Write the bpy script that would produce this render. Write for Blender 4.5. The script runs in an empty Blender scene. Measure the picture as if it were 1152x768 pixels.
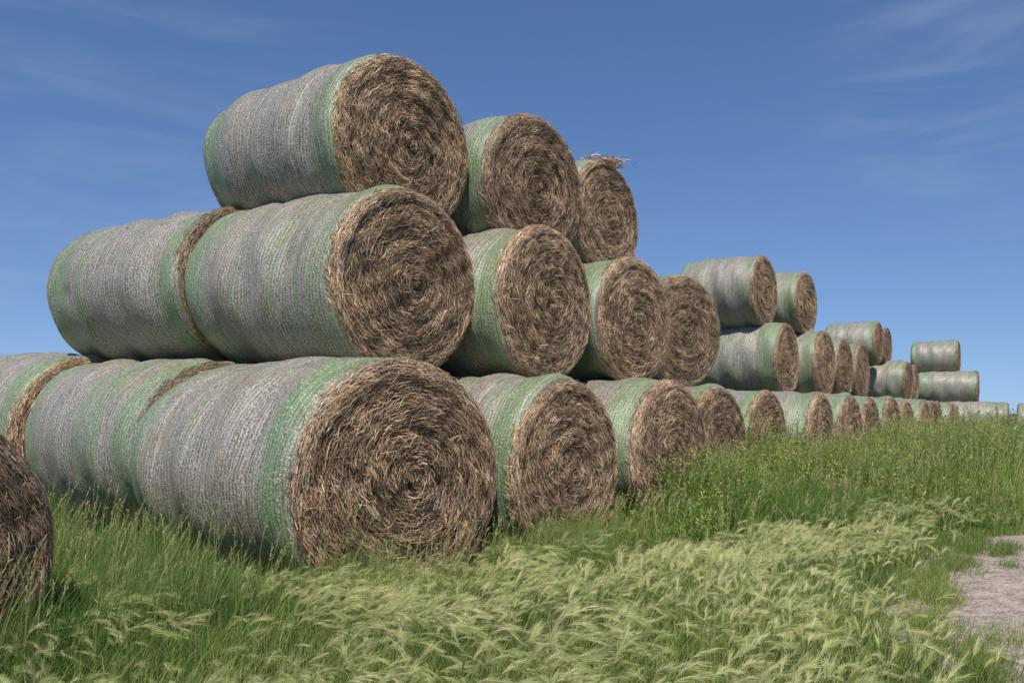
import bpy, math, random
import numpy as np
from mathutils import Vector, Matrix, Euler
rng = np.random.default_rng(7)
random.seed(7)
scene = bpy.context.scene
COL = scene.collection
scene.view_settings.view_transform = 'Standard'
scene.view_settings.look = 'None'
scene.view_settings.exposure = 0

# ------------------------------------------------------------------ helpers
def mesh_np(name, V, F, col=None, smooth=False):
    V = np.asarray(V, dtype=np.float32).reshape(-1, 3)
    F = np.asarray(F, dtype=np.int32)
    me = bpy.data.meshes.new(name)
    me.vertices.add(len(V)); me.vertices.foreach_set('co', V.ravel())
    k = F.shape[1]
    me.loops.add(F.size); me.loops.foreach_set('vertex_index', F.ravel())
    me.polygons.add(len(F))
    me.polygons.foreach_set('loop_start', np.arange(0, F.size, k, dtype=np.int32))
    me.polygons.foreach_set('use_smooth', np.full(len(F), smooth))
    if col is not None:
        a = me.attributes.new('col', 'FLOAT_COLOR', 'POINT')
        c = np.ones((len(V), 4), dtype=np.float32); c[:, :3] = col
        a.data.foreach_set('color', c.ravel())
    me.update(); me.validate()
    return me

class Strips:
    """collects bent ribbons (straws, blades, awns, leaves) into one mesh"""
    def __init__(s): s.V = []; s.F = []; s.C = []; s.n = 0
    def add(s, P, W, C):
        N, K, _ = P.shape
        V = np.stack([P - W, P + W], axis=2).reshape(-1, 3)
        base = (np.arange(N) * K * 2)[:, None] + (np.arange(K - 1) * 2)[None, :]
        F = np.stack([base, base + 1, base + 3, base + 2], axis=-1).reshape(-1, 4) + s.n
        C = np.asarray(C)
        if C.ndim == 2: C = np.repeat(C[:, None, :], K, axis=1)
        Cc = np.repeat(C[:, :, None, :], 2, axis=2).reshape(-1, 3)
        s.V.append(V); s.F.append(F); s.C.append(Cc); s.n += len(V)
    def mesh(s, name): return mesh_np(name, np.concatenate(s.V), np.concatenate(s.F), np.concatenate(s.C))

def unit(a): return a / (np.linalg.norm(a, axis=-1, keepdims=True) + 1e-9)

def wob(x, y, f, seed):
    r = np.random.default_rng(seed); o = 0
    for i in range(6):
        a = r.uniform(0, 2 * np.pi); ff = f * r.uniform(.6, 1.9)
        o = o + np.sin((x * np.cos(a) + y * np.sin(a)) * ff + r.uniform(0, 6.28))
    return o / 6 ** .5 / 1.0

class NT:
    def __init__(s, nt): s.nt = nt; s.n = nt.nodes; s.l = nt.links
    def node(s, t, **kw):
        nd = s.n.new(t)
        for k, v in kw.items(): setattr(nd, k, v)
        return nd
    def set(s, sock, v):
        if isinstance(v, bpy.types.NodeSocket): s.l.new(v, sock)
        else: sock.default_value = v
    def math(s, op, a, b=0.0, c=None, clamp=False):
        nd = s.node('ShaderNodeMath', operation=op, use_clamp=clamp)
        s.set(nd.inputs[0], a); s.set(nd.inputs[1], b)
        if c is not None: s.set(nd.inputs[2], c)
        return nd.outputs[0]
    def mix(s, f, a, b, mode='MIX'):
        nd = s.node('ShaderNodeMix', data_type='RGBA', blend_type=mode)
        s.set(nd.inputs[0], f); s.set(nd.inputs[6], a); s.set(nd.inputs[7], b)
        return nd.outputs[2]
    def noise(s, vec, scale, detail=3, rough=.55, dist=0):
        nd = s.node('ShaderNodeTexNoise')
        s.set(nd.inputs['Vector'], vec)
        nd.inputs['Scale'].default_value = scale; nd.inputs['Detail'].default_value = detail
        nd.inputs['Roughness'].default_value = rough; nd.inputs['Distortion'].default_value = dist
        return nd.outputs[0]
    def ramp(s, f, a, b, smooth=True):
        nd = s.node('ShaderNodeMapRange', interpolation_type='SMOOTHSTEP' if smooth else 'LINEAR')
        s.set(nd.inputs[0], f); nd.inputs[1].default_value = a; nd.inputs[2].default_value = b
        return nd.outputs[0]
    def comb(s, x, y, z):
        nd = s.node('ShaderNodeCombineXYZ')
        s.set(nd.inputs[0], x); s.set(nd.inputs[1], y); s.set(nd.inputs[2], z)
        return nd.outputs[0]

def new_mat(name):
    m = bpy.data.materials.new(name); m.use_nodes = True
    t = NT(m.node_tree)
    p = m.node_tree.nodes['Principled BSDF']
    p.inputs['Specular IOR Level'].default_value = .25
    return m, t, p
def c4(r, g, b): return (r, g, b, 1)

# ------------------------------------------------------------------ materials
def mat_strands(name, transl=0.0, rough=.7, spec=.2, vary=.25, obj_var=False):
    m, t, p = new_mat(name)
    at = t.node('ShaderNodeAttribute', attribute_name='col')
    tc = t.node('ShaderNodeTexCoord')
    n = t.noise(tc.outputs['Object'], 40, 2)
    v = t.math('MULTIPLY_ADD', n, vary * 2, 1 - vary)
    if obj_var:   # weathering patches, different on each bale
        oi = t.node('ShaderNodeObjectInfo')
        vm = t.node('ShaderNodeVectorMath', operation='ADD')
        t.l.new(tc.outputs['Object'], vm.inputs[0]); t.l.new(t.comb(t.math('MULTIPLY', oi.outputs['Random'], 50.0), 0.0, 0.0), vm.inputs[1])
        n2 = t.noise(vm.outputs[0], 3.0, 4, .65)
        v = t.math('MULTIPLY', v, t.math('MULTIPLY_ADD', t.ramp(n2, .32, .68), .55, .65))
        v = t.math('MULTIPLY', v, t.math('MULTIPLY_ADD', oi.outputs['Random'], .25, .90))
    c = t.mix(1.0, at.outputs['Color'], t.comb(v, v, v), 'MULTIPLY')
    t.l.new(c, p.inputs['Base Color'])
    p.inputs['Roughness'].default_value = rough
    p.inputs['Specular IOR Level'].default_value = spec
    if transl > 0:
        tr = t.node('ShaderNodeBsdfTranslucent'); t.l.new(c, tr.inputs['Color'])
        mx = t.node('ShaderNodeMixShader'); mx.inputs[0].default_value = transl
        t.l.new(p.outputs[0], mx.inputs[1]); t.l.new(tr.outputs[0], mx.inputs[2])
        t.l.new(mx.outputs[0], m.node_tree.nodes['Material Output'].inputs[0])
    return m
M_STRAW = mat_strands('straw_strands', .0, .5, .4, .25, True)
M_GRASS = mat_strands('grass_blades', .35, .55, .3, .2)
M_FOX = mat_strands('foxtail_plumes', .4, .5, .3, .1)

def mat_wrap():
    m, t, p = new_mat('net_wrap')
    tc = t.node('ShaderNodeTexCoord'); oi = t.node('ShaderNodeObjectInfo')
    rnd = oi.outputs['Random']
    sp = t.node('ShaderNodeSeparateXYZ'); t.l.new(tc.outputs['Object'], sp.inputs[0])
    x, y, z = sp.outputs
    off = t.math('MULTIPLY', rnd, 37.0)
    wv = t.noise(t.comb(t.math('MULTIPLY', x, .8), t.math('ADD', y, off), z), 1.6, 2)
    xw = t.math('ADD', x, t.math('MULTIPLY', wv, .09))
    xo = t.math('ADD', xw, off)
    ringn = t.noise(t.comb(xo, 0.0, 0.0), 26, 1, .5)
    ringph = t.math('MULTIPLY_ADD', ringn, 4.0, t.math('MULTIPLY', xw, 165))
    ring = t.math('SINE', ringph)
    ring01 = t.ramp(ring, .45, .95)
    ringbrk = t.noise(t.comb(t.math('MULTIPLY', xo, 30), t.math('MULTIPLY', y, 6), t.math('MULTIPLY', z, 6)), 1, 3)
    ringm = t.math('MULTIPLY', ring01, t.ramp(ringbrk, .36, .55))
    fl = t.noise(t.comb(t.math('MULTIPLY', xo, 110), t.math('MULTIPLY', y, 48), t.math('MULTIPLY', z, 48)), 1, 3, .7)
    fl2 = t.noise(t.comb(t.math('MULTIPLY', xo, 55), t.math('MULTIPLY', y, 95), t.math('MULTIPLY', z, 95)), 1, 2, .6)
    big = t.noise(t.comb(xo, y, z), 2.2, 4, .6)
    streak = t.noise(t.comb(t.math('MULTIPLY', xo, 26), y, z), 1, 3, .6)
    base = t.mix(t.ramp(fl, .35, .65), c4(.105, .08, .056), c4(.40, .355, .30))
    base = t.mix(t.math('MULTIPLY', t.ramp(fl2, .54, .69), .75), base, c4(.72, .68, .62))
    base = t.mix(t.math('MULTIPLY', t.ramp(fl2, .45, .32), .75), base, c4(.045, .03, .022))
    base = t.mix(t.math('MULTIPLY', t.ramp(big, .46, .72), .40), base, c4(.29, .205, .135))
    base = t.mix(t.math('MULTIPLY', t.ramp(streak, .5, .68), .20), base, c4(.52, .50, .46))
    base = t.mix(t.math('MULTIPLY', t.ramp(streak, .48, .34), .22), base, c4(.12, .095, .07))
    bn = t.noise(t.comb(xo, 0.0, 3.0), 3.4, 3, .6)
    ax_ = t.math('ABSOLUTE', t.math('ADD', x, t.math('MULTIPLY_ADD', rnd, .16, -.08)))
    ends = t.math('MULTIPLY', t.ramp(ax_, .70, .86), t.ramp(ax_, 1.20, 1.10))
    ends = t.math('MULTIPLY', ends, t.math('MULTIPLY_ADD', t.ramp(bn, .36, .52), .5, .5))
    band = t.math('ADD', t.math('MULTIPLY', t.ramp(bn, .53, .60), .8), ends, clamp=True)
    band = t.math('MULTIPLY_ADD', band, .90, .10)
    patch = t.noise(t.comb(t.math('MULTIPLY', xo, 34), t.math('MULTIPLY', y, 2.5), t.math('MULTIPLY', z, 2.5)), 1, 4, .78)
    gfac = t.math('MULTIPLY', band, t.ramp(patch, .31, .54))
    gf2 = t.math('MULTIPLY', gfac, t.ramp(fl2, .68, .40))
    netcol = t.mix(gfac, c4(.53, .515, .485), c4(.24, .43, .17))
    base = t.mix(t.math('MULTIPLY', gf2, .88), base, c4(.105, .245, .07))
    base = t.mix(t.math('MULTIPLY', ringm, .50), base, netcol)
    ring2 = t.ramp(ring, -.72, -.99)
    base = t.mix(t.math('MULTIPLY', t.math('MULTIPLY', ring2, t.ramp(ringbrk, .62, .42)), .60), base, c4(.055, .042, .03))
    base = t.mix(t.math('MULTIPLY', t.ramp(t.math('ABSOLUTE', x), 1.13, 1.16), .8), base, t.mix(t.ramp(fl, .38, .6), c4(.06, .036, .02), c4(.28, .18, .105)))
    t.l.new(base, p.inputs['Base Color'])
    p.inputs['Roughness'].default_value = .36
    p.inputs['Specular IOR Level'].default_value = .6
    h = t.math('ADD', t.math('MULTIPLY', fl, .6), t.math('MULTIPLY', ring, .10))
    h = t.math('ADD', h, t.math('MULTIPLY', fl2, .45))
    b = t.node('ShaderNodeBump'); b.inputs['Strength'].default_value = .65; b.inputs['Distance'].default_value = .015
    t.l.new(h, b.inputs['Height']); t.l.new(b.outputs[0], p.inputs['Normal'])
    return m
M_WRAP = mat_wrap()

def mat_end():
    m, t, p = new_mat('packed_straw')
    tc = t.node('ShaderNodeTexCoord')
    sp = t.node('ShaderNodeSeparateXYZ'); t.l.new(tc.outputs['Object'], sp.inputs[0])
    x, y, z = sp.outputs
    r = t.math('SQRT', t.math('ADD', t.math('MULTIPLY', y, y), t.math('MULTIPLY', z, z)))
    a = t.math('ARCTAN2', y, z)
    v = t.comb(t.math('MULTIPLY', r, 90), t.math('MULTIPLY', a, 6), t.math('MULTIPLY', x, 20))
    n = t.noise(v, 1, 4, .7)
    n2 = t.noise(tc.outputs['Object'], 14, 4, .7)
    c = t.mix(t.ramp(n, .4, .7), c4(.032, .018, .010), c4(.18, .105, .058))
    c = t.mix(t.math('MULTIPLY', t.ramp(n2, .5, .7), .4), c, c4(.25, .155, .085))
    t.l.new(c, p.inputs['Base Color']); p.inputs['Roughness'].default_value = .9
    b = t.node('ShaderNodeBump'); b.inputs['Strength'].default_value = 1; b.inputs['Distance'].default_value = .02
    t.l.new(n, b.inputs['Height']); t.l.new(b.outputs[0], p.inputs['Normal'])
    return m
M_END = mat_end()

def mat_ground():
    m, t, p = new_mat('ground')
    tc = t.node('ShaderNodeTexCoord')
    n = t.noise(tc.outputs['Object'], 1.1, 5, .65); n2 = t.noise(tc.outputs['Object'], 25, 4, .7)
    c = t.mix(t.ramp(n, .35, .7), c4(.05, .065, .02), c4(.085, .105, .033))
    c = t.mix(t.math('MULTIPLY', t.ramp(n2, .45, .7), .6), c, c4(.12, .105, .05))
    t.l.new(c, p.inputs['Base Color']); p.inputs['Roughness'].default_value = .95
    b = t.node('ShaderNodeBump'); b.inputs['Distance'].default_value = .05
    t.l.new(n2, b.inputs['Height']); t.l.new(b.outputs[0], p.inputs['Normal'])
    return m
def mat_road():
    m, t, p = new_mat('dirt_track')
    tc = t.node('ShaderNodeTexCoord')
    o = tc.outputs['Object']
    n = t.noise(o, 1.3, 5, .65); n2 = t.noise(o, 9, 5, .7); n3 = t.noise(o, 50, 3, .7)
    c = t.mix(t.ramp(n2, .35, .65), c4(.31, .235, .19), c4(.53, .44, .38))
    c = t.mix(t.math('MULTIPLY', t.ramp(n3, .54, .66), .75), c, c4(.65, .58, .53))
    c = t.mix(t.math('MULTIPLY', t.ramp(n3, .46, .34), .85), c, c4(.15, .11, .08))
    c = t.mix(t.math('MULTIPLY', t.ramp(n, .54, .68), .5), c, c4(.24, .20, .12))
    t.l.new(c, p.inputs['Base Color']); p.inputs['Roughness'].default_value = .95
    b = t.node('ShaderNodeBump'); b.inputs['Distance'].default_value = .05; b.inputs['Strength'].default_value = 1
    t.l.new(t.math('ADD', n2, t.math('MULTIPLY', n3, .4)), b.inputs['Height']); t.l.new(b.outputs[0], p.inputs['Normal'])
    return m

# ------------------------------------------------------------------ bales
R0, L0 = .85, 2.4
def wrap_mesh(seed):
    r = np.random.default_rng(seed)
    nx, na = 72, 128
    e = .13
    xs = np.concatenate([-L0/2 + e - e*np.cos(np.linspace(0, np.pi/2, 8)),
                         np.linspace(-L0/2 + e, L0/2 - e, nx)[1:-1],
                         L0/2 - e + e*np.sin(np.linspace(0, np.pi/2, 8))])*(1 - .025/1.2)
    dr = np.concatenate([-e*.7*(1 - np.sin(np.linspace(0, np.pi/2, 8))), np.zeros(nx - 2),
                         -e*.7*(1 - np.cos(np.linspace(0, np.pi/2, 8)))])
    a = np.linspace(0, 2*np.pi, na, endpoint=False)
    X, A = np.meshgrid(xs, a, indexing='ij')
    barrel = -.036*(np.abs(X)/(L0/2))**2.4
    lump = .018*np.sin(2*A + r.uniform(0, 6)) + .013*np.sin(3*A + X*1.5 + r.uniform(0, 6))
    lump += .010*np.sin(X*7 + r.uniform(0, 6)) + .009*np.sin(X*11 + 2*A + r.uniform(0, 6))
    lump += .006*np.sin(5*A + X*9 + r.uniform(0, 6)) + .004*np.sin(9*A - X*17 + r.uniform(0, 6))
    for _ in range(5):
        x0 = r.uniform(-1, 1); w = r.uniform(.02, .05)
        lump -= r.uniform(.003, .012)*np.exp(-((X - x0)/w)**2)
    for _ in range(14):
        x0 = r.uniform(-1.1, 1.1); a0 = r.uniform(0, 2*np.pi); w = r.uniform(.08, .28)
        da = (A - a0 + np.pi) % (2*np.pi) - np.pi
        lump += r.uniform(-.030, .018)*np.exp(-((X - x0)/w)**2 - (da*R0/w)**2)
    RR = R0*1.0 + dr[:, None] + barrel + lump + r.normal(0, .0015, X.shape)
    V = np.stack([X, RR*np.sin(A), RR*np.cos(A)], -1)
    n = len(xs)
    i, j = np.meshgrid(np.arange(n - 1), np.arange(na), indexing='ij')
    F = np.stack([i*na + j, i*na + (j+1) % na, (i+1)*na + (j+1) % na, (i+1)*na + j], -1).reshape(-1, 4)
    me = mesh_np('net_wrap', V, F, smooth=True)
    me.materials.append(M_WRAP)
    return me

def straw_cols(n, r, bright=1.0):
    pal = np.array([[.60, .385, .22], [.44, .255, .14], [.84, .665, .45], [.14, .078, .042], [.48, .325, .20], [.70, .48, .29], [.52, .45, .37]])
    pr = [.24, .20, .13, .21, .10, .08, .04]
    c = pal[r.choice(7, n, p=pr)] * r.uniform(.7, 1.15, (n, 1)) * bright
    return c

def end_mesh(seed, nstraw=21000, bright=1.0):
    """straw end: domed packed disc + straws lying along the spiral + fringe covering the rim"""
    r = np.random.default_rng(seed)
    nr, na = 22, 96
    rs = np.linspace(0.0, 1.0, nr)*(R0 - .09)
    a = np.linspace(0, 2*np.pi, na, endpoint=False)
    ph = r.uniform(0, 6, 8)
    cy, cz = r.uniform(-.05, .05, 2)
    def surf(rr, aa):
        q = rr/R0; yy = rr*np.sin(aa); zz = rr*np.cos(aa)
        return (.045*(1 - q**2) + .011*np.sin(rr*27 + aa + ph[0]) + .008*np.sin(3*aa + rr*6 + ph[1])
                + .007*np.sin(yy*19 + ph[2])*np.sin(zz*17 + ph[3]) + .006*np.sin(yy*31 + zz*12 + ph[4])
                + .004*np.sin(zz*37 - yy*9 + ph[5]) + .006*np.sin(rr*62 + aa + ph[6]))
    RRg, A = np.meshgrid(rs, a, indexing='ij')
    X = L0/2 - .042 + surf(RRg, A)
    V = np.stack([X, RRg*np.sin(A), RRg*np.cos(A)], -1).reshape(-1, 3)
    i, j = np.meshgrid(np.arange(nr - 1), np.arange(na), indexing='ij')
    F = np.stack([i*na + j, (i+1)*na + j, (i+1)*na + (j+1) % na, i*na + (j+1) % na], -1).reshape(-1, 4)
    S = Strips()
    S.V.append(V); S.F.append(F[na:]); S.C.append(np.tile([[.05, .03, .02]], (len(V), 1))); S.n = len(V)
    nb = len(F) - na
    n = nstraw
    rr = np.sqrt(r.uniform(0.0, 1, n))*(R0 - .02); aa = r.uniform(0, 2*np.pi, n)
    py = rr*np.sin(aa); pz = rr*np.cos(aa)
    k = np.exp(-(rr/.5)**2)
    ang = np.arctan2(py - cy*k, pz - cz*k)
    ln = r.gamma(3.0, .026, n).clip(.015, .26) * (0.42 + .58*rr/R0)
    jit = .10 + r.normal(0, .24, n) + np.where(r.random(n) < .16, r.uniform(-1.5, 1.5, n), 0) + .12*np.sin(py*9 + ph[0])*np.sin(pz*8 + ph[1])
    K = 4
    tt = np.linspace(-.5, .5, K)[None, :]
    er = np.stack([np.zeros(n), np.sin(ang), np.cos(ang)], -1)
    et = np.stack([np.zeros(n), np.cos(ang), -np.sin(ang)], -1)
    dirv = et*np.cos(jit)[:, None] + er*np.sin(jit)[:, None]
    C0 = np.stack([np.zeros(n), py, pz], -1)
    side = np.cross(dirv, np.array([1., 0, 0]))
    P = C0[:, None, :] + dirv[:, None, :]*(tt*ln[:, None])[..., None]
    P = P - er[:, None, :]*((tt**2)*(ln[:, None]**2)/(2*np.maximum(rr, .15))[:, None]*r.normal(1.8, 1.4, n)[:, None])[..., None]
    pr_ = np.sqrt(P[..., 1]**2 + P[..., 2]**2)
    lim = np.minimum(1, (R0 - .016)/np.maximum(pr_, 1e-3)); P[..., 1] *= lim; P[..., 2] *= lim
    pr_ = np.sqrt(P[..., 1]**2 + P[..., 2]**2); pa = np.arctan2(P[..., 1], P[..., 2])
    edge = -.13*np.clip((pr_ - (R0 - .13))/.13, 0, 1)**2.2
    tilt = r.normal(0, .15, n)[:, None]*tt*ln[:, None]
    P[..., 0] = L0/2 - .030 + surf(pr_, pa) + edge + (r.uniform(0, 1, n)**2.2*.034 - .012)[:, None] + tilt
    w = r.uniform(.0006, .0022, n)
    W = side + np.array([1., 0, 0])*r.normal(0, .6, n)[:, None]; W = unit(W)*w[:, None]
    W = np.repeat(W[:, None, :], K, 1); W[:, 0] *= .6; W[:, -1] *= .6
    mod = .95 + .18*np.sin(py*8 + ph[4])*np.sin(pz*7 + ph[5])
    mod = mod*(1 + .16*np.sin(rr*44 + ang*1.0 + ph[6]))
    S.add(P, W, straw_cols(n, r, bright)*mod[:, None])
    n = 3000
    aa = r.uniform(0, 2*np.pi, n)
    er = np.stack([np.zeros(n), np.sin(aa), np.cos(aa)], -1); et = np.stack([np.zeros(n), np.cos(aa), -np.sin(aa)], -1)
    ln = r.uniform(.02, .11, n)
    q = r.uniform(0, 1, n)*np.pi/2*.80
    rad = R0 - .085 + .085*np.sin(q) - .032; xx = L0/2 - .105 + .090*np.cos(q)
    b = er*rad[:, None]; b[:, 0] = xx
    nrm = er*np.sin(q)[:, None] + np.array([1., 0, 0])*np.cos(q)[:, None]
    dv = unit(et*r.choice([-1, 1], n)[:, None] + er*r.normal(0, .14, n)[:, None] + np.array([1., 0, 0])*r.normal(.0, .2, n)[:, None])
    tt = np.linspace(-.5, .5, 3)[None, :]
    P = b[:, None, :] + dv[:, None, :]*(tt*ln[:, None])[..., None] + nrm[:, None]*r.uniform(-.004, .010, n)[:, None, None]
    P -= er[:, None]*((tt*ln[:, None])**2*.5)[..., None]
    W = unit(np.cross(dv, nrm) + r.normal(0, .3, (n, 3)))*r.uniform(.001, .0025, n)[:, None]
    S.add(P, np.repeat(W[:, None], 3, 1), straw_cols(n, r, bright))
    # a few long stray straws hanging out
    n = 90
    aa = r.uniform(0, 2*np.pi, n); rr = np.sqrt(r.uniform(.1, 1, n))*(R0 - .05)
    er = np.stack([np.zeros(n), np.sin(aa), np.cos(aa)], -1)
    b = er*rr[:, None]; b[:, 0] = L0/2 - .02 - .07*(rr/R0)**8
    dv = unit(r.normal(0, 1, (n, 3)) + np.array([.9, 0, 0])); dv[:, 0] = np.abs(dv[:, 0])
    ln = r.uniform(.04, .13, n); tt = np.linspace(0, 1, 3)[None]
    P = b[:, None, :] + dv[:, None, :]*(tt*ln[:, None])[..., None]
    W = unit(np.cross(dv, r.normal(0, 1, (n, 3))))*.0012
    S.add(P, np.repeat(W[:, None], 3, 1), straw_cols(n, r, bright*1.1))
    me = S.mesh('straw_end')
    me.materials.append(M_STRAW); me.materials.append(M_END)
    mi = np.zeros(len(me.polygons), dtype=np.int32); mi[:nb] = 1
    me.polygons.foreach_set('material_index', mi)
    return me

WR = [wrap_mesh(s) for s in (1, 2, 3, 4, 5)]
EN = [end_mesh(s) for s in (11, 12, 13, 14)]
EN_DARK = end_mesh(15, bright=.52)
cnt = [0]
def bale(X, Y, H, D, L, th, tilt=0.0, label='', roll=None, dark=False):
    i = cnt[0]; cnt[0] += 1
    th = math.radians(th + random.uniform(-1, 1)); ti = math.radians(tilt)
    ax = Vector((math.cos(th)*math.cos(ti), -math.sin(th)*math.cos(ti), -math.sin(ti)))
    rot = Euler((0, ti, -th), 'XYZ')
    c = Vector((X, Y, H)) - ax*(L/2)
    up = rot.to_matrix() @ Vector((0, 0, 1))
    e = bpy.data.objects.new('round_bale', None); COL.objects.link(e)
    e.empty_display_size = .3
    sz = random.uniform(.955, .985); sy = random.uniform(1.01, 1.045)   # sag under load
    e.location = c - up*(D/2*sz); e.rotation_euler = rot; e.scale = (1, sy, sz)
    sx, sr = L/L0, D/(2*R0)
    e['label'] = label or 'large round straw bale wrapped in pale green netting'
    e['category'] = 'bale'; e['group'] = 'round straw bales stacked in a long pyramid'
    rl = random.uniform(0, 6.28) if roll is None else roll
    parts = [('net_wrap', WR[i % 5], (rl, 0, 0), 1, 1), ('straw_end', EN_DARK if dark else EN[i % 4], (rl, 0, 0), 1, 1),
             ('straw_end', EN[(i+2) % 4], (rl, 0, math.pi), .965, .98)]
    for nm, me, ro, fx, fr in parts:
        o = bpy.data.objects.new(nm, me); COL.objects.link(o)
        o.parent = e
        o.location = (0, 0, D/2); o.rotation_euler = ro
        o.scale = (sx*fx, sr*fr, sr*fr)
    return e

G = 'round straw bale in pale green netting, bottom layer on grass'
Mi = 'round straw bale in grey-green netting, middle layer of the stack'
T = 'round straw bale in grey-green netting, topping the stack'
# bottom layer
bale(-.76, 6.18, .77, 2.04, 2.62, 42, 1.0, 'big round straw bale with green banded netting, resting in foxtail grass')
bale(-2.76, 8.04, .93, 1.87, 2.75, 38, 1.5, 'round straw bale pushed end to end behind the banded one', dark=True)  # end straw coloured dark to paint shade into the seam
bale(-4.93, 9.78, 1.04, 2.02, 2.4, 35, 1, 'loosely wrapped round bale with shaggy straw end showing')
bale(.58, 7.70, .78, 1.80, 2.4, 38, 0, G)
bale(1.87, 9.35, .84, 1.78, 2.3, 39, 0, G)
bale(2.80, 10.9, .85, 1.76, 2.2, 38, 0, G)
bale(3.92, 12.4, .85, 1.74, 2.0, 37, 0, G)
bale(5.30, 13.9, .85, 1.74, 2.0, 35, 0, G)
bale(6.42, 15.4, .85, 1.74, 2.0, 37, 0, G)
bale(7.46, 16.9, .83, 1.72, 2.0, 35, 0, G)
bale(8.60, 18.4, .86, 1.76, 2.0, 37, 0, G)
bale(9.70, 20.0, .83, 1.72, 2.0, 36, 0, G)
bale(11.0, 21.7, .86, 1.76, 2.0, 34, 0, G)
bale(12.2, 23.6, .85, 1.74, 2.0, 37, 0, G)
bale(16.3, 31.2, .92, 1.84, 2.1, 35, 0, G)
bale(17.9, 33.2, .92, 1.84, 2.0, 33, 0, G)
bale(19.6, 36.0, .86, 1.82, 2.2, 32, 0, G)
bale(21.6, 36.4, .92, 1.88, 2.5, 30, 0, G)
bale(23.2, 38.2, .92, 1.88, 2.3, 31, 0, G)
bale(24.2, 35.4, .88, 1.90, 2.0, 34, 0, 'lone round straw bale standing past the end of the stack')
# middle layer
bale(-.90, 7.46, 2.48, 1.85, 2.42, 39, 4.0, 'round straw bale in netting, middle layer, frayed straw end')
bale(-2.79, 8.92, 2.68, 1.85, 2.78, 35, 2, 'round straw bale in netting, middle layer, dented side', dark=True)  # dark end straw: painted shade in the crease between the two bales
bale(.42, 8.69, 2.45, 1.79, 2.4, 37, 2, Mi)
bale(1.56, 10.1, 2.43, 1.70, 2.3, 41, 1, Mi)
bale(2.46, 11.5, 2.45, 1.68, 2.0, 50, 1, 'sun-browned round bale with ragged straw, middle layer')
bale(5.93, 17.5, 2.45, 1.68, 2.0, 36, 0, Mi)
bale(7.36, 19.1, 2.45, 1.68, 1.9, 36, 0, Mi)
bale(8.50, 20.8, 2.43, 1.66, 1.9, 36, 0, Mi)
bale(9.54, 22.2, 2.43, 1.66, 1.9, 36, 0, Mi)
bale(15.55, 32.0, 2.52, 1.74, 1.9, 36, 0, Mi)
bale(16.7, 33.8, 2.52, 1.72, 1.9, 36, 0, Mi)
bale(21.5, 37.7, 2.48, 1.72, 2.5, 31, 0, Mi)
bale(22.5, 39.5, 2.48, 1.72, 2.3, 33, 0, Mi)
# top layer
bale(-1.01, 8.00, 3.92, 1.81, 2.42, 42, 4.5, 'round straw bale in netting crowning the tall end of the stack')
bale(.32, 9.30, 3.85, 1.80, 2.3, 40, 2, T)
top3 = bale(1.27, 10.6, 3.82, 1.62, 2.1, 38, 0, 'round bale with tuft of loose straw on its top')
bale(5.44, 17.5, 3.92, 1.62, 1.75, 37, 0, T)
bale(6.95, 19.2, 3.88, 1.62, 1.75, 37, 0, T)
bale(13.8, 30.7, 3.95, 1.68, 1.85, 36, 0, T)
bale(14.9, 32.4, 3.95, 1.66, 1.85, 36, 0, T)
bale(21.0, 38.4, 3.93, 1.68, 2.0, 33, 0, T)
# small nearer bale
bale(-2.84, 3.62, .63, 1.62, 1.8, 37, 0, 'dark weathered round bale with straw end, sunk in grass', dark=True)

# ------------------------------------------------------------------ ground, track
def grid(name, s0, s1, d0, d1, ns, nd, z, mat, edge=None):
    s = np.linspace(s0, s1, ns); d = np.linspace(0, 1, nd)
    Sg, Dg = np.meshgrid(s, d, indexing='ij')
    lo = d0 + (edge(Sg, 0) if edge else 0); hi = d1 + (edge(Sg, 1) if edge else 0)
    Dd = lo + (hi - lo)*Dg
    X = Sg*.595 + Dd*.803; Y = Sg*.803 - Dd*.595
    Z = np.full_like(X, z) if not callable(z) else z(Sg, Dd, Dg)
    V = np.stack([X, Y, Z], -1)
    i, j = np.meshgrid(np.arange(ns-1), np.arange(nd-1), indexing='ij')
    F = np.stack([i*nd + j, i*nd + j + 1, (i+1)*nd + j + 1, (i+1)*nd + j], -1).reshape(-1, 4)
    F = F[:, ::-1]
    me = mesh_np(name, V, F, smooth=True); me.materials.append(mat)
    o = bpy.data.objects.new(name, me); COL.objects.link(o); o['kind'] = 'structure'
    return o
g = bpy.data.meshes.new('ground'); R = 5000
g.from_pydata([(-R, -R, 0), (R, -R, 0), (R, R, 0), (-R, R, 0)], [], [(0, 1, 2, 3)])
g.materials.append(mat_ground())
go = bpy.data.objects.new('ground', g); COL.objects.link(go); go['kind'] = 'structure'
D0 = -1.24
def sig(v): return 1/(1 + np.exp(-np.clip(v, -30, 30)))
def edge_f(S, side):
    e = .06*wob(S, S*0, 1.6, 5 + side) + .06*wob(S, S*0, 7, 9 + side)
    if side == 0: e = e + 1.0*sig((4.75 - S)/.35) + 1.0*sig((S - 10.5)/.35)
    return e
def road_z(S, D, q):
    return .006 + .03*np.clip(np.sin(q*np.pi)*2, 0, 1)*(.6 + .4*wob(S, D, 3.0, 3).clip(-1, 1))
grid('dirt_track', -12, 90, D0 - .12, 2.3, 1400, 60, road_z, mat_road(), edge_f)

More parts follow.
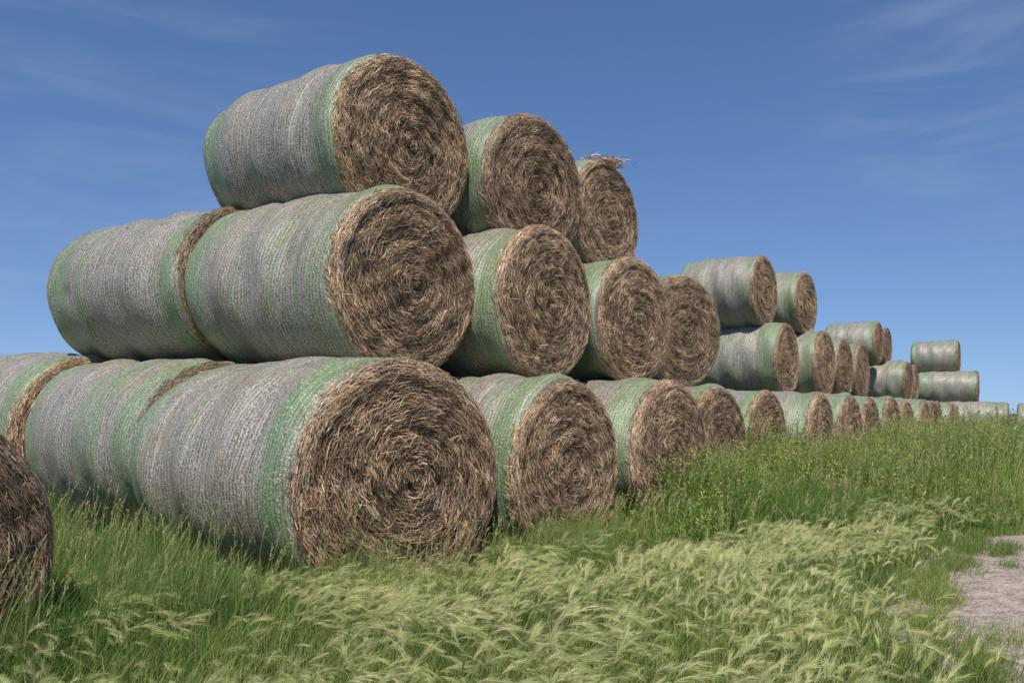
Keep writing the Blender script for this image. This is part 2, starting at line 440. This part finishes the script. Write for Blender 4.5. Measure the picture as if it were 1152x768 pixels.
# ------------------------------------------------------------------ vegetation
def sd2xy(s, d): return s*.595 + d*.803, s*.803 - d*.595
def sample(n, s0, s1, d0, d1, y0, y1):
    s = rng.uniform(s0, s1, n); d = rng.uniform(d0, d1, n)
    x, y = sd2xy(s, d)
    px = 576 + x/np.maximum(y, .1)*920
    edge = D0 + edge_f(s, 0)
    under = (d < -4.75) & (s > 3.6)
    under |= (s > .3) & (s < 2.2) & (d < -4.6)
    k = (y > y0) & (y < y1) & (px > -170) & (px < 1300) & ~under & (d < edge + rng.normal(0, .10, n))
    return s[k], d[k], x[k], y[k]
def low(s, d):
    """shorter, uneven growth right in front of the two nearest bales"""
    a = sig((-2.7 - d)/.25)*sig((8.3 - s)/.35)*sig((s - 2.9)/.3)
    return 1 - .42*a*(1 + .6*wob(s, d, 4.0, 88)).clip(.1, 1.3)

WIND = math.radians(12)
def blades(S, x, y, h, w, col, lean=.45, K=4, jit=.9):
    n = len(x)
    a = rng.normal(WIND, jit, n)
    a = np.where(rng.random(n) < .35, rng.uniform(0, 6.28, n), a)
    ld = np.stack([np.cos(a), np.sin(a), np.zeros(n)], -1)
    le = np.abs(rng.normal(lean, .25, n))
    t = np.linspace(0, 1, K)[None, :]
    P = np.zeros((n, K, 3)); P[..., 0] = x[:, None]; P[..., 1] = y[:, None]
    P += ld[:, None]*(le[:, None]*h[:, None]*(t**1.8))[..., None]
    P[..., 2] += h[:, None]*(t - .25*le[:, None]*t**2.2)
    wa = rng.uniform(0, np.pi, n)
    wd = np.stack([np.cos(wa), np.sin(wa)*.6, np.zeros(n)], -1)
    tp = np.array([1, .85, .55, .08]) if K == 4 else np.linspace(1, .1, K)
    W = wd[:, None]*(w[:, None]*tp[None])[..., None]
    S.add(P, W, col[:, None, :]*np.ones((n, K, 1)))

def gcol(n, a, b, x, y, seed, jit=.2):
    m = np.clip(.5 + .35*wob(x, y, 1.3, seed) + rng.normal(0, jit, n), 0, 1)[:, None]
    c = np.array(a)*(1-m) + np.array(b)*m
    dead = rng.random((n, 1)) < .05
    c = np.where(dead, np.array([.45, .38, .20]), c)
    return c*rng.uniform(.75, 1.25, (n, 1))
def edgeh(s, d, w=.4, lo=.35): return np.clip((D0 + edge_f(s, 0) - d)/w, lo, 1)

S = Strips()
GA, GB = (.095, .165, .028), (.26, .325, .08)
s, d, x, y = sample(180000, -1, 14, -9, .2, 2.8, 8.2)
h = (.20 + .04*wob(x, y, 1.5, 31))*rng.uniform(.6, 1.35, len(x)); h = np.clip(h, .08, .5)
h *= edgeh(s, d)*low(s, d)
blades(S, x, y, h, rng.uniform(.0015, .0034, len(x)), gcol(len(x), GA, GB, x, y, 41), .5)
# thin grasses at the bale ends, in tufts
s, d, x, y = sample(80000, 1.5, 16, -5.2, -3.6, 3.5, 14)
tuft = (.55 + .6*wob(x, y, 3.6, 92)).clip(.12, 1.4)
k = rng.random(len(s)) < .9*np.clip((-3.4 - d)/.8, .1, 1)*tuft
s, d, x, y, tuft = s[k], d[k], x[k], y[k], tuft[k]
h = rng.uniform(.11, .30, len(x))*(.65 + .75*tuft)*(1 + 1.3*sig((s - 7.7)/.4))
blades(S, x, y, h, rng.uniform(.0014, .0034, len(x)), gcol(len(x), (.10, .18, .035), (.24, .33, .08), x, y, 42), .35)
# beside the side of the front bales
s, d, x, y = sample(38000, 1.6, 4.1, -9, -4.2, 3.5, 10)
h = (.38 + .15*wob(x, y, 2.6, 76))*rng.uniform(.5, 1.4, len(x))
blades(S, x, y, np.clip(h, .1, .75), rng.uniform(.0014, .0034, len(x)), gcol(len(x), (.09, .17, .033), (.22, .31, .08), x, y, 48), .3)
# mid
s, d, x, y = sample(90000, 6, 24, -5.2, 0, 8.0, 18)
h = (.42 + .16*wob(x, y, 1.6, 33))*rng.uniform(.6, 1.4, len(x)); h = np.clip(h, .12, 1.0)*edgeh(s, d, .5)*low(s, d)
blades(S, x, y, h, rng.uniform(.0025, .005, len(x)), gcol(len(x), (.10, .19, .03), (.29, .37, .085), x, y, 43), .4)
# tall thin grass among the thicket
def thick_h(x, y): return (.90 + .26*wob(x, y, 1.3, 73) + .18*wob(x, y, 3.5, 74))*np.where(y > 15, .86, 1.0)
s, d, x, y = sample(62000, 9.0, 27, -4.8, 0, 8.5, 26)
h = thick_h(x, y)*rng.uniform(.55, 1.2, len(x))*edgeh(s, d, 1.0)*np.clip((s - 8)/2.5, .3, 1)
blades(S, x, y, np.clip(h, .1, 1.4), rng.uniform(.0028, .0055, len(x)), gcol(len(x), (.11, .20, .033), (.31, .39, .10), x, y, 47), .28)
# far
s, d, x, y = sample(60000, 18, 75, -6, 0, 18, 60)
h = (.56 + .20*wob(x, y, .9, 34))*rng.uniform(.6, 1.3, len(x))
blades(S, x, y, h, rng.uniform(.008, .014, len(x)), gcol(len(x), (.12, .20, .04), (.26, .34, .09), x, y, 44), .35)
# tufts on and along the track
sx = rng.uniform(4.4, 12, 190); dx = rng.uniform(-1.1, .3, 190)
dx[:150] = D0 + edge_f(sx[:150], 0) + rng.uniform(-.05, .22, 150)
sx[150:164] = rng.uniform(8.5, 9.1, 14); dx[150:164] = rng.uniform(-1.2, -.75, 14)
for a, b in zip(sx, dx):
    n = rng.integers(20, 170)
    ss = a + rng.normal(0, .07, n); dd = b + rng.normal(0, .05, n)
    X_, Y_ = sd2xy(ss, dd)
    blades(S, X_, Y_, rng.uniform(.03, .15, n), rng.uniform(.0015, .003, n), gcol(n, GA, GB, X_, Y_, 45), .5)
me = S.mesh('meadow_grass'); me.materials.append(M_GRASS)
o = bpy.data.objects.new('meadow_grass', me); COL.objects.link(o); o['kind'] = 'stuff'; o['label'] = 'green meadow grass along the foot of the bales'; o['category'] = 'grass'

# foxtail barley plumes
def foxtails(S, x, y, h, size, na=56, wk=1.0):
    n = len(x)
    gust = .8*wob(x, y, 1.0, 91)
    a = rng.normal(WIND, .5, n) + gust; ld = np.stack([np.cos(a), np.sin(a), np.zeros(n)], -1)
    lean = rng.uniform(.2, .6, n)
    t = np.linspace(0, 1, 4)[None, :]
    P = np.zeros((n, 4, 3)); P[..., 0] = x[:, None]; P[..., 1] = y[:, None]
    P += ld[:, None]*(lean[:, None]*h[:, None]*t**1.7)[..., None]; P[..., 2] += h[:, None]*(t - .12*t**2)
    W = np.tile(np.array([.0011, 0, 0]), (n, 4, 1))
    S.add(P, W, np.tile([[.24, .30, .09]], (n, 1))*rng.uniform(.8, 1.2, (n, 1)))
    tip = P[:, -1]
    up = np.array([0, 0, 1.])
    elev = rng.normal(.50, .40, n)
    ax = unit(ld*np.cos(elev)[:, None] + up*np.sin(elev)[:, None])
    u = rng.uniform(0, 1, (n, na))
    droop = rng.uniform(-.9, -.1, n)[:, None]
    b = tip[:, None] + ax[:, None]*(u*.6*size[:, None])[..., None]
    b[..., 2] += droop*(u**2)*.3*size[:, None]
    rd = unit(rng.normal(0, 1, (n, na, 3)))
    dv = unit(ax[:, None]*1.0 + rd*rng.uniform(.03, .42, (n, na))[..., None] + up*(droop*u*.6)[..., None])
    ln = size[:, None]*rng.uniform(.22, .66, (n, na))
    tt = np.linspace(0, 1, 3)
    Q = b[:, :, None] + dv[:, :, None]*(ln[..., None]*tt)[..., None]
    Q[..., 2] -= (ln[..., None]*tt**2)*.18
    wd = unit(np.cross(dv, rng.normal(0, 1, (n, na, 3))))
    wv = wd[:, :, None]*(np.array([.0008, .00055, .00025])*wk)[None, None, :, None]*(size[:, None, None, None]/.16)
    pale = rng.random((n, 1))**.9
    c = np.array([.48, .56, .19])*(1 - pale) + np.array([.84, .79, .43])*pale
    c = c*rng.uniform(.82, 1.1, (n, 1))
    c = np.repeat(c[:, None], na, 1)
    c = c[:, :, None]*np.array([.75, 1.0, 1.08])[None, None, :, None]
    S.add(Q.reshape(-1, 3, 3), wv.reshape(-1, 3, 3), np.clip(c, 0, .88).reshape(-1, 3, 3))
S = Strips()
s, d, x, y = sample(50000, -1, 16, -8, 0, 2.8, 10.0)
clump = .58 + .46*wob(x, y, 1.6, 51) + .46*wob(x, y, 4.2, 52) - .12*(d < -4.1)
k = rng.random(len(s)) < np.clip(clump, .05, 1)*np.clip((D0 + edge_f(s, 0) - d)/.5, .05, 1)*np.where(s > 9, .5, 1)
s, d, x, y = s[k], d[k], x[k], y[k]
h = (rng.uniform(.15, .31, len(x)) + .05*wob(x, y, 1.5, 31) + .04*wob(x, y, 4.2, 52))*low(s, d)
print('foxtails', len(x))
foxtails(S, x, y, np.clip(h, .06, 1), rng.uniform(.09, .18, len(x)), 66)
me = S.mesh('foxtail_grass'); me.materials.append(M_FOX)
o = bpy.data.objects.new('foxtail_grass', me); COL.objects.link(o); o['kind'] = 'stuff'; o['label'] = 'feathery pale green foxtail barley bending in wind'; o['category'] = 'grass'

# tall leafy weeds
def weeds(S, x, y, h, nl=26, ls=1.0, flow=.5):
    n = len(x)
    a = rng.normal(WIND, 1.2, n); ld = np.stack([np.cos(a), np.sin(a), np.zeros(n)], -1); lean = rng.uniform(.05, .35, n)
    def pos(t):
        P = np.zeros(t.shape + (3,)); P[..., 0] = x[:, None]; P[..., 1] = y[:, None]
        P += ld[:, None]*(lean[:, None]*h[:, None]*t**1.8)[..., None]; P[..., 2] += h[:, None]*t
        return P
    t = np.linspace(0, 1, 4)[None, :]*np.ones((n, 1))
    cs = gcol(n, (.10, .19, .033), (.24, .33, .075), x, y, 61)
    S.add(pos(t), np.tile(np.array([.0028, 0, 0]), (n, 4, 1))*np.array([1, .8, .6, .3])[None, :, None]*ls, cs)
    u = rng.uniform(.12, 1.0, (n, nl))
    b = pos(u)
    az = rng.uniform(0, 6.28, (n, nl)); el = rng.uniform(.3, 1.35, (n, nl))
    dv = np.stack([np.cos(az)*np.cos(el), np.sin(az)*np.cos(el), np.sin(el)], -1)
    ln = rng.uniform(.05, .15, (n, nl))*ls*(1.25 - .75*u)
    tt = np.array([0, .45, 1.0])
    Q = b[:, :, None] + dv[:, :, None]*(ln[..., None]*tt)[..., None]
    Q[..., 2] -= ln[..., None]*tt**2*.2
    wd = unit(np.cross(dv, rng.normal(0, .4, (n, nl, 3)) + np.array([0, 0, 1.])))
    ww = rng.uniform(.0025, .006, (n, nl))*ls
    wv = wd[:, :, None]*(ww[..., None]*np.array([.4, 1.0, .1]))[..., None]
    c = np.repeat(cs[:, None], nl, 1)*rng.uniform(.75, 1.35, (n, nl, 1))
    S.add(Q.reshape(-1, 3, 3), wv.reshape(-1, 3, 3), c.reshape(-1, 3))
    k = rng.random(n) < flow
    nf = 12; m = k.sum()
    if m:
        u = rng.uniform(.8, 1.05, (n, nf)); b = pos(u)[k] + rng.normal(0, .022*ls, (m, nf, 3))
        dv = unit(rng.normal(0, 1, (m, nf, 3)) + np.array([0, 0, 1.]))
        Q = b[:, :, None] + dv[:, :, None]*(np.array([0, .5, 1])*.02*ls)[None, None, :, None]
        wd = unit(np.cross(dv, rng.normal(0, 1, (m, nf, 3))))*.004*ls
        c = np.where(rng.random((m, 1, 1)) < .45, np.array([.58, .54, .10]), np.array([.45, .48, .18]))*rng.uniform(.7, 1.2, (m, nf, 1))
        S.add(Q.reshape(-1, 3, 3), np.repeat(wd[:, :, None], 3, 2).reshape(-1, 3, 3), np.repeat(c.reshape(-1, 1, 3), 3, 1))
def seedgrass(S, x, y, h, sc=1.0):
    """thin stalks carrying a narrow loose seed head"""
    n = len(x)
    a = rng.normal(WIND, .8, n); ld = np.stack([np.cos(a), np.sin(a), np.zeros(n)], -1); lean = np.abs(rng.normal(.15, .12, n))
    def pos(t):
        P = np.zeros(t.shape + (3,)); P[..., 0] = x[:, None]; P[..., 1] = y[:, None]
        P += ld[:, None]*(lean[:, None]*h[:, None]*t**2)[..., None]; P[..., 2] += h[:, None]*(t - .1*lean[:, None]*t**2)
        return P
    t = np.linspace(0, 1, 4)[None]*np.ones((n, 1))
    S.add(pos(t), np.tile(np.array([.0013*sc, 0, 0]), (n, 4, 1)), np.tile([[.26, .33, .10]], (n, 1)))
    nf = 16
    u = rng.uniform(.80, 1.0, (n, nf)); b = pos(u)
    top = pos(np.ones((n, 1))) - pos(np.full((n, 1), .9)); ax = unit(top)
    dv = unit(ax + rng.normal(0, .35, (n, nf, 3)))
    ln = rng.uniform(.012, .035, (n, nf))*sc
    Q = b[:, :, None] + dv[:, :, None]*(ln[..., None]*np.array([0, .5, 1.]))[..., None]
    wd = unit(np.cross(dv, rng.normal(0, 1, (n, nf, 3))))*.0016*sc
    c = (np.array([.50, .46, .21])*rng.uniform(.7, 1.2, (n, 1, 1)))*np.ones((n, nf, 1))
    S.add(Q.reshape(-1, 3, 3), np.repeat(wd[:, :, None], 3, 2).reshape(-1, 3, 3), c.reshape(-1, 3))
S = Strips()
s, d, x, y = sample(4200, 6.9, 13, -4.9, -3.0, 5, 14)
k = rng.random(len(s)) < np.clip(.5 + .6*wob(x, y, 1.7, 71), 0, 1)
s, x, y = s[k], x[k], y[k]; weeds(S, x, y, rng.uniform(.35, .95, len(x))*np.clip((s - 5.6)/2.6, .5, 1))
s, d, x, y = sample(9500, 9.6, 26, -4.6, 0, 8.5, 24)
k = rng.random(len(s)) < np.clip(.6 + .6*wob(x, y, 1.3, 72), .05, 1)
s, d, x, y = s[k], d[k], x[k], y[k]
weeds(S, x, y, np.clip(thick_h(x, y)*rng.uniform(.7, 1.2, len(x))*edgeh(s, d, 1.0, .3), .15, 1.35), 30, 1.1)
s, d, x, y = sample(8000, 24, 70, -5, 0, 20, 60)
weeds(S, x, y, rng.uniform(.35, .7, len(x)), 14, 1.9)
me = S.mesh('weeds'); me.materials.append(M_GRASS)
o = bpy.data.objects.new('weeds', me); COL.objects.link(o); o['kind'] = 'stuff'; o['label'] = 'tall leafy weeds with yellowish tips beside the bales'; o['category'] = 'weeds'
S = Strips()
s, d, x, y = sample(7000, 6.0, 26, -5.0, 0, 6, 24)
h = np.clip((thick_h(x, y)*1.08*np.clip((s - 5)/5, .45, 1))*rng.uniform(.7, 1.15, len(x))*edgeh(s, d, 1.0, .3), .15, 1.35)
k = rng.random(len(s)) < np.where(s < 9, np.where((d < -3.5) & (s > 7.2), .6, .12), 1.0)
seedgrass(S, x[k], y[k], h[k], 1.5)
s, d, x, y = sample(600, 1.4, 3.9, -8, -4.0, 3.5, 9)
seedgrass(S, x, y, rng.uniform(.3, .75, len(x)), 1.0)
s, d, x, y = sample(460, 3.8, 8, -4.8, -3.8, 3.5, 9)
seedgrass(S, x, y, rng.uniform(.2, .5, len(x)), 1.0)
me = S.mesh('seed_grass'); me.materials.append(M_FOX)
o = bpy.data.objects.new('seed_grass', me); COL.objects.link(o); o['kind'] = 'stuff'; o['label'] = 'thin tall grass stalks with pale seed heads'; o['category'] = 'grass'

# tuft of loose straw: part of the browned top bale
S = Strips(); n = 1100
c = np.array([1.16, 10.74, 3.82 + .77])
b = c + rng.normal(0, 1, (n, 3))*np.array([.13, .11, .03])
az = rng.uniform(0, 6.28, n); el = rng.normal(.0, .2, n)
dv = np.stack([np.cos(az)*np.cos(el), np.sin(az)*np.cos(el), np.sin(el)], -1)
tt = np.array([-.5, 0, .5]); ln = rng.uniform(.05, .14, n)
Q = b[:, None] + dv[:, None]*(ln[:, None]*tt)[..., None]; Q[..., 2] -= tt**2*.06
W = unit(np.cross(dv, rng.normal(0, 1, (n, 3))))*rng.uniform(.002, .004, n)[:, None]
S.add(Q, np.repeat(W[:, None], 3, 1), straw_cols(n, rng, 1.05))
me = S.mesh('loose_straw'); me.materials.append(M_STRAW)
o = bpy.data.objects.new('loose_straw', me); COL.objects.link(o)
bpy.context.view_layer.update()
o.parent = top3; o.matrix_parent_inverse = top3.matrix_world.inverted()

# ------------------------------------------------------------------ light, sky, camera
EL = 55; AZ = -2
sun = bpy.data.lights.new('sun', 'SUN'); sun.energy = 4.8; sun.angle = math.radians(.5); sun.color = (1, .94, .84)
so = bpy.data.objects.new('sun', sun); COL.objects.link(so)
so.rotation_euler = (math.radians(90 - EL), 0, math.radians(AZ))
w = bpy.data.worlds.new('World'); scene.world = w; w.use_nodes = True
t = NT(w.node_tree); bg = w.node_tree.nodes['Background']
sky = t.node('ShaderNodeTexSky', sky_type='NISHITA')
sky.sun_disc = False; sky.sun_elevation = math.radians(EL); sky.sun_rotation = math.radians(180 - AZ)
sky.air_density = 1.0; sky.dust_density = .3; sky.ozone_density = 3.0
tc = t.node('ShaderNodeTexCoord')
sp = t.node('ShaderNodeSeparateXYZ'); t.l.new(tc.outputs['Generated'], sp.inputs[0])
zz = t.math('MULTIPLY_ADD', t.math('MAXIMUM', sp.outputs[2], 0.0), .85, .12)
t.l.new(t.comb(sp.outputs[0], sp.outputs[1], zz), sky.inputs[0])
hs = t.node('ShaderNodeHueSaturation'); hs.inputs['Saturation'].default_value = 1.14; hs.inputs['Hue'].default_value = .507
t.l.new(sky.outputs[0], hs.inputs['Color'])
# faint cirrus in a few parts of the sky
mp = t.node('ShaderNodeMapping'); t.l.new(tc.outputs['Generated'], mp.inputs[0])
mp.inputs['Scale'].default_value = (2.0, 2.0, 12.0); mp.inputs['Rotation'].default_value = (.10, .12, 0)
n = t.noise(mp.outputs[0], 2.0, 6, .6, .5)
def region(v, a, b):
    vm = t.node('ShaderNodeVectorMath', operation='DOT_PRODUCT'); t.l.new(tc.outputs['Generated'], vm.inputs[0]); vm.inputs[1].default_value = v
    return t.ramp(vm.outputs['Value'], a, b)
r1 = region((.455, .815, .356), .985, .9995); r2 = region((-.45, .84, .30), .93, .998); r3 = region((.48, .85, .20), .95, .998)
reg = t.math('ADD', t.math('ADD', r1, t.math('MULTIPLY', r2, .6)), t.math('MULTIPLY_ADD', r3, .25, .06))
f = t.math('MULTIPLY', t.math('MULTIPLY', t.ramp(n, .36, .78), reg), .17)
c = t.mix(f, hs.outputs[0], c4(4.4, 4.9, 6.0))
t.l.new(c, bg.inputs[0]); bg.inputs[1].default_value = .122

cam = bpy.data.cameras.new('camera'); co = bpy.data.objects.new('camera', cam); COL.objects.link(co)
co.location = (0, 0, 1.3); co.rotation_euler = (math.radians(90), 0, 0)
cam.lens = 28.75; cam.sensor_width = 36; cam.shift_y = 81/1152; cam.clip_start = .05; cam.clip_end = 12000
scene.camera = co
